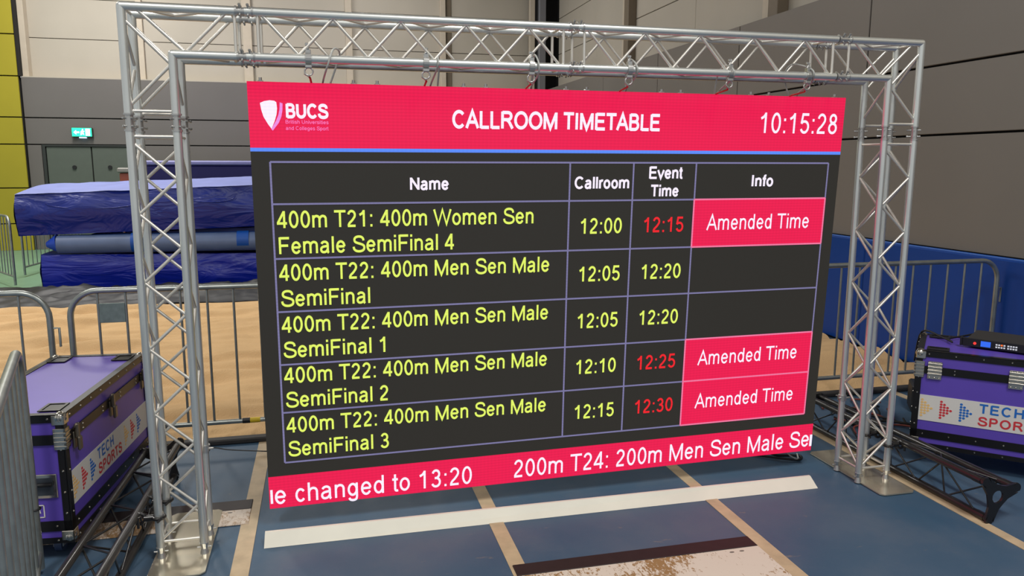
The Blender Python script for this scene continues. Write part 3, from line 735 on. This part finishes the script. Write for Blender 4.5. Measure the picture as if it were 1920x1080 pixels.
# ---- clamps, shackles and safety ropes
REDH = mat('red_hook', (176, 52, 40), rough=.4, metal=.4)
ordn = ['leftmost', 'second from left', 'third from left', 'fourth from left', 'fifth from left', 'rightmost']
hx = [.715, 1.214, 1.693, 2.167, 2.688, 3.115]
zc = Ht-sp
for i, x in enumerate(hx):
    t = thing('hanging_clamp', 'steel beam clamp with ring and red hook holding the screen, %s of six' % ordn[i], 'clamp', (x, 0, zc))
    m = MB()
    for k in range(13):
        pass
    m.pipe([(0, .0265*math.cos(a), .0265*math.sin(a)) for a in [2*PI*k/16 for k in range(16)]], .006, 8, closed=True)
    ring = [(.0, 0)]
    prof = [(RC+.001), RC+.008]
    m2 = MB(); n = 18
    for s in (-1, 1):
        pass
    vs = []; fs = []
    for k in range(n):
        a = 2*PI*k/n
        for xx in (-.012, .012):
            for rr in prof: vs.append((xx, rr*math.cos(a), rr*math.sin(a)))
    for k in range(n):
        a = 4*k; b = 4*((k+1) % n)
        fs += [(a, a+1, b+1, b), (a+2, b+2, b+3, a+3), (a+1, a+3, b+3, b+1), (a, b, b+2, a+2)]
    m2.add(vs, fs)
    m2.bbox(-.011, .011, -.013, .013, RC+.004, RC+.020, .002).tube((0, -.014, RC+.02), (0, .014, RC+.034), .004, 6).tube((-.004, 0, RC+.018), (.006, 0, RC+.045), .0045, 6).bbox(-.012, .002, -.006, .006, RC+.036, RC+.047, .002)
    m2.bbox(-.014, .014, -.012, .012, -RC-.020, -RC-.006, .002)
    part('clamp_body', m2, STEEL, t)
    part('ring', MB().pipe([(.017*math.cos(a), .006*math.sin(a)*0+.002, -RC-.034+.016*math.sin(a)) for a in [2*PI*k/16 for k in range(16)]], .0035, 8, closed=True), STEEL, t)
    part('red_hook', MB().pipe([(-.014, .004, -RC-.046), (-.004, .008, -RC-.05), (.004, .025, -RC-.058), (.006, .065+.0231*(x-.454), -RC-.064), (.008, .112+.0231*(x-.454), -RC-.070), (.008, .118+.0231*(x-.454), -RC-.086)], .0045, 8), REDH, t)
    part('pin', MB().tube((-.02, .0, -RC-.043), (.0, .003, -RC-.055), .0035, 6), CHROME, t)
ROPE = mat('clear_grey_rope', (176, 178, 174), rough=.35, noise_amt=.1)
loops = [
 [(.803, .10, 2.093), (.825, .085, 2.15), (.845, .06, 2.205), (.842, .035, 2.228), (.822, .0, 2.228), (.806, -.024, 2.195), (.797, -.026, 2.165), (.785, 0, 2.135), (.772, .07, 2.10), (.768, .12, 2.06)],
 [(1.285, .12, 2.10), (1.285, .07, 2.19), (1.276, .03, 2.212), (1.266, -.008, 2.206), (1.264, -.025, 2.175), (1.257, .02, 2.14), (1.250, .08, 2.10), (1.246, .12, 2.06)],
 [(1.735, .13, 2.09), (1.722, .06, 2.18), (1.714, .02, 2.236), (1.718, -.012, 2.215), (1.722, -.026, 2.18), (1.724, .0, 2.145), (1.728, .07, 2.105), (1.730, .12, 2.06)],
 [(2.215, .12, 2.09), (2.202, .09, 2.18), (2.186, .04, 2.235), (2.192, .0, 2.222), (2.198, -.026, 2.185), (2.204, .0, 2.155), (2.212, .07, 2.11), (2.218, .13, 2.06)],
 [(2.70, .12, 2.09), (2.688, .08, 2.18), (2.684, .03, 2.222), (2.692, -.01, 2.208), (2.697, -.026, 2.18), (2.703, .0, 2.155), (2.713, .07, 2.11), (2.718, .13, 2.06)],
 [(3.14, .13, 2.10), (3.10, .12, 2.20), (3.095, .07, 2.248), (3.108, .02, 2.236), (3.124, -.02, 2.21), (3.132, -.027, 2.18), (3.150, .01, 2.15), (3.17, .07, 2.11), (3.185, .12, 2.06)]]
def smooth_pts(P, n=5):
    P = [Vector(p) for p in P]; Q = [P[0]]+P+[P[-1]]; out = []
    for i in range(1, len(Q)-2):
        for k in range(n):
            t = k/n; a, b, c, d = Q[i-1], Q[i], Q[i+1], Q[i+2]
            out.append(.5*((2*b)+(-a+c)*t+(2*a-5*b+4*c-d)*t*t+(-a+3*b-3*c+d)*t**3))
    return out+[P[-1]]
for i, L in enumerate(loops):
    L = [(x, (y if z > 2.125 else max(y, .112))+.0231*(x-.454)*min(1, max(0, (y+.02)/.12)), z) for j, (x, y, z) in enumerate(L)]
    tag(part('safety_rope', MB().pipe(smooth_pts(L), .0042, 8), ROPE, None), 'pale safety rope looped over the lower truss tube, %s of six' % ordn[i], 'rope')

# ================================================================ OUTRIGGER TRUSSES
def outrigger(label, base, rz, mirror, y0, y1, endplate):
    """triangular black truss lying beside a leg; base chord at local x=0"""
    t = thing('outrigger_truss', label, 'truss', base, rz)
    s = -1 if mirror else 1
    Cc = [Vector((0, 0, 0)), Vector((s*-.038, 0, .195)), Vector((s*.142, 0, .150))]
    for i, c in enumerate(Cc):
        part('chord', MB().tube((c.x, y0, c.z), (c.x, y1, c.z), .0185, 14).tube((c.x, y0+.02, c.z), (c.x, y0+.07, c.z), .0205, 14).tube((c.x, y1-.07, c.z), (c.x, y1-.02, c.z), .0185, 14), OUTRIG if mirror else BLKMET, t)
    bme = MB().tube((0, 0, 0), (0, 0, 1), .0048, 7, caps=False).mesh('outrigger_brace')
    n = 7; P = (y1-y0-.16)/n
    for a, b, f in ((0, 1, 0), (1, 2, 1), (0, 2, 1)):
        sd = f
        for k in range(n):
            p = Cc[a if sd == 0 else b].copy(); q = Cc[b if sd == 0 else a].copy(); p.y = y0+.08+k*P; q.y = y0+.08+(k+1)*P
            d = q-p
            link('brace', bme, BLKMET, t, mtx=Matrix.Translation(p) @ d.to_track_quat('Z', 'Y').to_matrix().to_4x4() @ Matrix.Diagonal((1, 1, d.length, 1))); sd = 1-sd
    ends = ([y0, y1] if endplate else [y1])
    cen = (Cc[0]+Cc[1]+Cc[2])/3
    for ye in ends:
        # plate with concave sides and round hole
        outer = []
        for i in range(3):
            a, b = Cc[i], Cc[(i+1) % 3]
            da = (a-cen).normalized(); base_a = math.atan2(da.z, da.x)
            nxt = b
            # corner arc
            e0 = (b-a).normalized()
            for k in range(-3, 4):
                ang = base_a + (k*25)*PI/180
                outer.append((a.x+.027*math.cos(ang), a.z+.027*math.sin(ang)))
            for k in range(1, 6):
                u = k/6; p = a.lerp(b, u); inn = (cen-p).normalized()
                p = p+inn*(.014*math.sin(PI*u)-.014); outer.append((p.x, p.z))
        def order(pts): return sorted(pts, key=lambda q: math.atan2(q[1]-cen.z, q[0]-cen.x))
        outer = order(outer); n2 = len(outer)
        inner = [(cen.x+.033*math.cos(math.atan2(q[1]-cen.z, q[0]-cen.x)), cen.z+.033*math.sin(math.atan2(q[1]-cen.z, q[0]-cen.x))) for q in outer]
        m = MB(); y_0, y_1 = ye-.006, ye+.006
        vs = [(x, y_0, z) for x, z in outer]+[(x, y_0, z) for x, z in inner]+[(x, y_1, z) for x, z in outer]+[(x, y_1, z) for x, z in inner]
        fs = []
        for i in range(n2):
            j = (i+1) % n2
            fs += [(i, j, n2+j, n2+i), (2*n2+i, 3*n2+i, 3*n2+j, 2*n2+j), (i, 2*n2+i, 2*n2+j, j), (n2+i, n2+j, 3*n2+j, 3*n2+i)]
        m.add(vs, fs)
        part('end_plate', m, BLKMET, t)
    return t
outrigger('black triangular outrigger truss on the floor beside the right truss leg', (3.888, 0, .022), 0, False, -.575, .98, True)
outrigger('black triangular outrigger truss between the left truss leg and purple case', (-.131, 0, .022), -math.atan(.0277), True, -.62, .93, True)
for x0, x1, z, l in ((0, -.078, .202, 'left'), (Wt, 3.85, .205, 'right')):
    for k, y in enumerate((0.0, sp)):
        m = MB()
        for xx in (x0, x1):
            m.pipe([(xx+.024*math.cos(2*PI*q/14), y+.024*math.sin(2*PI*q/14)*(1 if xx == x0 else 0), z+(0 if xx == x0 else .024*math.sin(2*PI*q/14))) for q in range(14)], .008, 8, closed=True)
        m.tube((x0+(x1-x0)*.25, y, z), (x0+(x1-x0)*.75, y, z), .014, 10).tube((x0-.02*(1 if x1 < x0 else -1)*-1, y-.03, z+.008), (x0+.0, y-.036, z-.01), .006, 8).tube((x1, y-.03, z+.02), (x1, y-.03, z-.03), .006, 8)
        tag(part('swivel_clamp', m, BLKMET, None), 'black swivel clamp joining the %s truss leg to its outrigger, %s tube' % (l, 'front' if k == 0 else 'rear'), 'clamp')

# ================================================================ FLIGHT CASES
BLUEV = mat('banner_blue', (28, 104, 190), rough=.5); REDV = mat('banner_red', (204, 52, 62), rough=.5); ORV = mat('banner_orange', (232, 190, 122), rough=.5)
def flight_case(label, loc, rz, L, Wd, zb, zt, end_handle=False, hinge_style=False):
    t = thing('flight_case', label, 'case', loc, rz)
    zj = zt-.105       # lid joint
    body = part('body', MB().bbox(0, L, 0, Wd, zb, zj-.002, .004), PURPLE, t)
    lid = part('lid', MB().bbox(0, L, 0, Wd, zj, zt, .004), PURPLE, t)
    e = .005; w = .030
    def frame_z(z0, z1, name, out=e):
        m = MB().box(-out, L+out, -out, .012, z0, z1).box(-out, L+out, Wd-.012, Wd+out, z0, z1).box(-out, .012, .012, Wd-.012, z0, z1).box(L-.012, L+out, .012, Wd-.012, z0, z1)
        return part(name, m, TRIM, t)
    frame_z(zt-.032, zt+.004, 'top_trim')
    m = MB().box(-e, L+e, -e, w, zt, zt+.0035).box(-e, L+e, Wd-w, Wd+e, zt, zt+.0035).box(-e, w, w, Wd-w, zt, zt+.0035).box(L-w, L+e, w, Wd-w, zt, zt+.0035)
    part('top_trim', m, TRIM, t)
    frame_z(zj-.026, zj+.018, 'joint_trim', e+.003)
    frame_z(zb+.045, zb+.092, 'lower_trim')
    frame_z(zb-.012, zb+.014, 'base_trim')
    for x in (0, L):
        for y in (0, Wd):
            m = MB()
            m.box(x-e if x == 0 else x-w, x+w if x == 0 else x+e, y-e if y == 0 else y-.004, y+.004 if y == 0 else y+e, zb, zt)
            m.box(x-e if x == 0 else x-.004, x+.004 if x == 0 else x+e, y if y == 0 else y-w, y+w if y == 0 else y, zb, zt)
            part('corner_trim', m, TRIM, t)
    # rivets
    m = MB()
    def riv(p, d): 
        p = Vector(p); d = Vector(d); m.tube(p, p+d*.004, .0055, 7, .003)
    nL = 9
    for k in range(nL):
        x = .06+(L-.12)*k/(nL-1)
        for z in (zt-.015, zb+.068, zb+.001): riv((x, -e, z), (0, -1, 0)); riv((x, Wd+e, z), (0, 1, 0))
        if k % 2: riv((x, -e-.003, zj-.015), (0, -1, 0)); riv((x, -e-.003, zj+.006), (0, -1, 0))
    for k in range(4):
        y = .06+(Wd-.12)*k/3
        for z in (zt-.015, zb+.068, zb+.001): riv((-e, y, z), (-1, 0, 0)); riv((L+e, y, z), (1, 0, 0))
    for k in range(5):
        z = zb+.03+(zj-zb-.08)*k/4
        riv((.015, -e, z), (0, -1, 0)); riv((L-.015, -e, z), (0, -1, 0)); riv((-e, .015, z), (-1, 0, 0)); riv((-e, Wd-.015, z), (-1, 0, 0))
    part('rivets', m, CHROME, t)
    # chrome ball corners and ribbed braces
    for x in (0, L):
        for y in (0, Wd):
            sx = -1 if x == 0 else 1; sy = -1 if y == 0 else 1
            for z, dz in ((zt, 1), (zb, -1)):
                cx, cy, czz = x-sx*.014, y-sy*.014, z-dz*.014
                part('corner_cap', MB().ball((cx, cy, czz), .027, 12, 8).bbox(min(x+sx*.006, x-sx*.045), max(x+sx*.006, x-sx*.045), min(y+sy*.0075, y-sy*.0), max(y+sy*.0075, y-sy*.0), min(z, z-dz*.045), max(z, z-dz*.045), .003)
                     .bbox(min(x+sx*.0075, x), max(x+sx*.0075, x), min(y+sy*.006, y-sy*.045), max(y+sy*.006, y-sy*.045), min(z, z-dz*.045), max(z, z-dz*.045), .003), CHROME, t)
            mm = MB()
            for k in range(4):
                zz = zj-.040+k*.020
                mm.bbox(min(x+sx*.012, x-sx*.040), max(x+sx*.012, x-sx*.040), min(y+sy*.013, y-sy*.001), max(y+sy*.013, y-sy*.001), zz, zz+.009, .002)
                mm.bbox(min(x+sx*.013, x-sx*.001), max(x+sx*.013, x-sx*.001), min(y+sy*.012, y-sy*.040), max(y+sy*.012, y-sy*.040), zz, zz+.009, .002)
            mm.bbox(min(x+sx*.009, x-sx*.042), max(x+sx*.009, x-sx*.042), min(y+sy*.009, y), max(y+sy*.009, y), zj-.05, zj+.045, .002)
            mm.bbox(min(x+sx*.009, x), max(x+sx*.009, x), min(y+sy*.009, y-sy*.042), max(y+sy*.009, y-sy*.042), zj-.05, zj+.045, .002)
            part('corner_brace', mm, CHROME, t)
    # hinges or latches on the long side
    if hinge_style:
        for x in (.095, .492, .89, L-.095):
            mm = MB().bbox(x-.036, x+.036, -.012, -.007, zj-.055, zj+.050, .002)
            for k in range(4): mm.tube((x-.036, -.014, zj-.022+k*.02), (x+.036, -.014, zj-.022+k*.02), .0065, 8)
            for k in range(3):
                mm.ball((x-.024+.024*k, -.012, zj+.043), .005, 6, 4); mm.ball((x-.024+.024*k, -.012, zj-.045), .005, 6, 4)
            part('hinge', mm, CHROME, t)
    else:
        for x in (.085, .53, L-.085):
            mm = MB().bbox(x-.02, x+.02, -.014, -.007, zj-.075, zj+.005, .004).bbox(x-.013, x+.013, -.03, -.012, zj-.03, zj+.04, .006).bbox(x-.018, x+.018, -.036, -.022, zj-.085, zj-.02, .006).tube((x-.02, -.02, zj+.03), (x+.02, -.02, zj+.03), .006, 8)
            part('latch', mm, PINK, t)
    # banner with arrows and lettering
    ban = part('banner', MB().box(.004, L-.004, -.0035, -.0005, zb+.150, zb+.303), WHITE, t)
    zc_ = zb+.2265
    def arrow(x, m_):
        mm = MB(); rows = [1, 2, 3, 4, 3, 2, 1]
        for r_, n_ in enumerate(rows):
            z = zc_+.048-r_*.016
            for k in range(n_):
                cx = x+.007+k*.0165
                mm.prism([(cx+.0075*math.cos(q*PI/4), z+.0068*math.sin(q*PI/4)) for q in range(8)], -.0048, -.0036, 'y')
        part('arrow_print', mm, m_, t)
    xs = [.038, .136, .236]
    for x, m_ in zip(xs, (ORV, REDV, BLUEV)): arrow(x, m_)
    part('lettering', text_mb('TECH', .332, .545, zc_+.012, .052, -.0045, .10, .12), BLUEV, t)
    part('lettering', text_mb('SPORTS', .330, .650, zc_-.060, .050, -.0045, .10, .12), REDV, t)
    for x, m_ in zip((.70, .80, .90), (ORV, REDV, BLUEV)): arrow(x, m_)
    # caster dishes on the lid
    for x in (.045, L-.16):
        for y in (.028, Wd-.118):
            part('caster_dish', MB().box(x, x+.115, y, y+.012, zt+.0036, zt+.008).box(x, x+.115, y+.078, y+.09, zt+.0036, zt+.008).box(x, x+.012, y+.012, y+.078, zt+.0036, zt+.008).box(x+.103, x+.115, y+.012, y+.078, zt+.0036, zt+.008).box(x+.012, x+.103, y+.012, y+.078, zt+.001, zt+.0045), TRIM, t)
    # casters
    for x in (.11, L-.11):
        for y in (.10, Wd-.10):
            c = part('caster', MB().bbox(x-.04, x+.04, y-.035, y+.035, zb-.018, zb-.012, .002).bbox(x-.03, x+.03, y-.022, y-.017, .03, zb-.015, .002).bbox(x-.03, x+.03, y+.017, y+.022, .03, zb-.015, .002), STEEL, t)
            part('wheel', MB().tube((x, y-.015, .038), (x, y+.015, .038), .037, 18), mat('caster_wheel', (60, 76, 110), rough=.5), c)
    if end_handle:
        yc, zz = .235-.13+.0, zb+.255
        yc = .105
        hd = part('handle', MB().bbox(-.009, -.001, yc-.062, yc+.062, zz-.055, zz+.055, .003), CHROME, t)
        part('grip', MB().tube((-.020, yc-.045, zz+.012), (-.020, yc+.045, zz+.012), .009, 10), BLACK, hd)
        part('dish', MB().box(-.0105, -.0092, yc-.046, yc+.046, zz-.040, zz+.040), mat('dish_grey', (70, 76, 84), rough=.4, metal=.5), hd)
        m = MB()
        x = -.0015; a0, a1, b0, b1, w_ = .105, .165, zb+.11, zb+.17, .005
        m.box(x-.001, x, a0, a1, b0, b0+w_).box(x-.001, x, a0, a1, b1-w_, b1).box(x-.001, x, a0, a0+w_, b0, b1).box(x-.001, x, a1-w_, a1, b0, b1)
        m.add([(x-.001, .12, b0+.02), (x-.001, .15, b0+.03), (x-.001, .125, b0+.045)], [(0, 1, 2)])
        part('white_symbol', m, WHITE, t)
        m = MB()
        for k in range(4): m.box(x-.001, x, .205, .228, zb+.125+k*.012, zb+.131+k*.012)
        for k in range(3): m.box(x-.001, x, .210, .226, zb+.36+k*.014, zb+.367+k*.014)
        part('white_marking', m, WHITE, t)
    return t
flight_case('long purple flight case with black edges at far left behind the foreground barrier', (-.371, .082, 0), 1.481, 1.10, .472, .10, .673, end_handle=True)
flight_case('purple flight case at right edge carrying a black processor on its lid', (4.09, .200, 0), -.766, 1.2, .52, .12, .682, hinge_style=True)
def case_pt(x, y, z, o=(4.09, .2, 0), a=-.766): return (o[0]+x*math.cos(a)-y*math.sin(a), o[1]+x*math.sin(a)+y*math.cos(a), z)
# video processor
t = thing('video_processor', 'slim black rack unit with lit blue display on the right purple case', 'electronics', case_pt(.24, .215, .6935), -.766-.19)
part('chassis', MB().bbox(0, .44, .012, .30, 0, .048, .003), mat('dark_grey_metal', (48, 46, 44), rough=.5), t)
fp = part('front_panel', MB().bbox(-.02, .46, 0, .012, -.0, .049, .002), BLACK, t)
part('power_lamp', MB().tube((.045, -.004, .022), (.045, .0, .022), .008, 10), mat('red_lamp', (120, 10, 10), emit=(255, 60, 50), estr=1.2), t)
part('display', MB().box(.075, .125, -.002, -.0005, .008, .040), mat('lcd_blue', (10, 20, 60), emit=(50, 110, 250), estr=.9), t)
m = MB(); mo = MB()
for k in range(8):
    for j in range(2):
        x = .150+k*.013+(.006 if k > 3 else 0)
        (mo if (k == 2 and j == 1) else m).box(x, x+.009, -.003, -.0005, .012+j*.014, .020+j*.014)
part('buttons', m, mat('button_white', (180, 180, 180), emit=(210, 215, 225), estr=.5), t); part('buttons', mo, mat('button_orange', (200, 90, 40), emit=(255, 110, 50), estr=1), t)
part('knob', MB().tube((.36, -.014, .024), (.36, .0, .024), .015, 16), CHROME, t)
part('rack_ear', MB().bbox(-.032, -.02, -.004, .03, 0, .049, .002), BLACK, t)
tag(part('power_lead', MB().pipe(smooth_pts([case_pt(.30, .53, .715), case_pt(.22, .44, .705), case_pt(.15, .34, .70), case_pt(.17, .25, .70), case_pt(.12, .36, .70), case_pt(.0, .50, .70), case_pt(-.03, .52, .5)]), .006, 8), BLACK, None), 'black power lead trailing from the processor across the case lid', 'cable')

# ================================================================ FLOOR ITEMS
def board(label, x0, x1, y0, y1, y2, sandy):
    t = thing('takeoff_board', label, 'board', (x0, y0, 0))
    part('indicator_strip', MB().bbox(0, x1-x0, y1-y0, 0, .001, .008, .002), mat('dark_brown_strip', (42, 30, 30), rough=.6, noise_amt=.12, nscale=20), t)
    m = bpy.data.materials.new('sandy_white_board'); m.use_nodes = True; nt = m.node_tree; b = nt.nodes['Principled BSDF']; b.inputs['Roughness'].default_value = .7
    tc = nt.nodes.new('ShaderNodeTexCoord'); mp = nt.nodes.new('ShaderNodeMapping'); mp.inputs['Scale'].default_value = (1, .45, 1)
    n = nt.nodes.new('ShaderNodeTexNoise'); n.inputs['Scale'].default_value = 75; n.inputs['Detail'].default_value = 6; n.inputs['Roughness'].default_value = .7
    n2 = nt.nodes.new('ShaderNodeTexNoise'); n2.inputs['Scale'].default_value = 2.2
    nt.links.new(tc.outputs['Object'], mp.inputs[0]); nt.links.new(mp.outputs[0], n.inputs[0]); nt.links.new(tc.outputs['Object'], n2.inputs[0])
    ad = nt.nodes.new('ShaderNodeMath'); ad.operation = 'MULTIPLY_ADD'; ad.inputs[1].default_value = .75; nt.links.new(n2.outputs['Fac'], ad.inputs[0]); nt.links.new(n.outputs['Fac'], ad.inputs[2])
    r = nt.nodes.new('ShaderNodeValToRGB'); e = r.color_ramp.elements
    k = .0 if sandy else .06
    e[0].position = .90-.08*sandy+k; e[0].color = (*lin((222, 208, 194)), 1); e[1].position = 1.16+k-.14*sandy; e[1].color = (*lin((158, 122, 80)), 1)
    nt.links.new(ad.outputs[0], r.inputs[0]); nt.links.new(r.outputs[0], b.inputs['Base Color'])
    part('white_board', MB().bbox(0, x1-x0, y2-y0, y1-y0-.001, .001, .007, .002), m, t)
    mk = MB()
    for k in range(2): mk.prism([(x1-x0-.10-.05*k+.012*math.cos(q*PI/5), (y1-y0)-.03+.006*math.sin(q*PI/5)) for q in range(10)], .0071, .0078)
    part('fixing_plug', mk, mat('grey_plug', (120, 112, 104), rough=.6), t)
board('take-off board with dark strip and sandy white face at bottom of frame', 1.505, 2.652, -.425, -.518, -.79, False)
board('take-off board with dark strip under the left base plate', -.79, .344, .55, .437, .265, True)
pl = thing('white_plank', 'long white painted plank standing on edge across the floor below the screen', 'plank', (.435, 0, .001))
part('board', MB().add([(0, -.004, 0), (2.892, -.012, 0), (2.892, .10, 0), (0, .10, 0), (0.004, .042, .056), (2.886, .052, .046), (2.886, .064, .046), (.004, .056, .056)],
     [(3, 2, 1, 0), (4, 5, 6, 7), (0, 1, 5, 4), (1, 2, 6, 5), (2, 3, 7, 6), (3, 0, 4, 7)]), mat('white_paint', (232, 228, 214), rough=.5, noise_amt=.04, nscale=5), pl)

# cables
def cable(label, pts, r, m, closed=False): tag(part('cable', MB().pipe(smooth_pts(pts), r, 8), m, None), label, 'cable')
BRN = mat('red_brown_cable', (120, 52, 40), rough=.5)
cable('thin black cord stretched from the left truss leg to the screen edge', [(.197, .18, .44), (.235, .185, .432), (.30, .19, .415), (.50, .2, .385)], .003, BLACK)
cable('black cable lying in loops on the floor under the screen right end', [(3.24, .36, .26), (3.28, .42, .08), (3.36, .46, .010), (3.50, .42, .009), (3.46, .36, .009), (3.34, .40, .016), (3.24, .50, .010), (3.18, .62, .009)], .007, BLACK)
cable('grey cable hanging down from the screen right bottom corner', [(3.36, .36, .25), (3.38, .38, .07), (3.45, .36, .012), (3.50, .44, .012)], .005, ROPE)
for k in range(7):
    y = .66+.09*k; x = 4.09+.02*k
    pts = [(x+.058*j, y+.10*math.sin(j*1.3+k)+.03*random.random(), .010+.010*((j+k) % 3)) for j in range(9)]
    cable('%s cable snaking across the floor behind the right truss leg, row %s' % (('red-brown', 'black', 'black')[k % 3], ('nearest', 'second nearest', 'third nearest', 'middle', 'third farthest', 'second farthest', 'farthest')[k]), pts, .007+.002*(k % 2), BRN if k % 3 == 0 else RUBBER)
t = thing('distribution_box', 'dark cable box on the floor left of the right purple case', 'box', (4.78, .98, 0), -.6)
part('box_body', MB().bbox(0, .32, 0, .22, .002, .20, .012), mat('dark_box_plastic', (34, 34, 36), rough=.5), t)
part('box_handle', MB().pipe([(.06, .11, .2), (.06, .11, .235), (.26, .11, .235), (.26, .11, .2)], .008, 8), BLACK, t)
for k in range(3): part('socket', MB().tube((.06+.1*k, -.012, .10), (.06+.1*k, .002, .10), .03, 12), mat('socket_blue', (40, 60, 100), rough=.5), t)
t = thing('cable_coil', 'coil of black cable heaped beside the cable box behind the right leg', 'cable', (4.80, .72, 0))
part('coil', MB().pipe([((.11+.012*math.sin(k*.7))*math.cos(k*.42), (.11+.012*math.cos(k*.9))*math.sin(k*.42), .012+.0011*k) for k in range(60)], .008, 7), RUBBER, t)
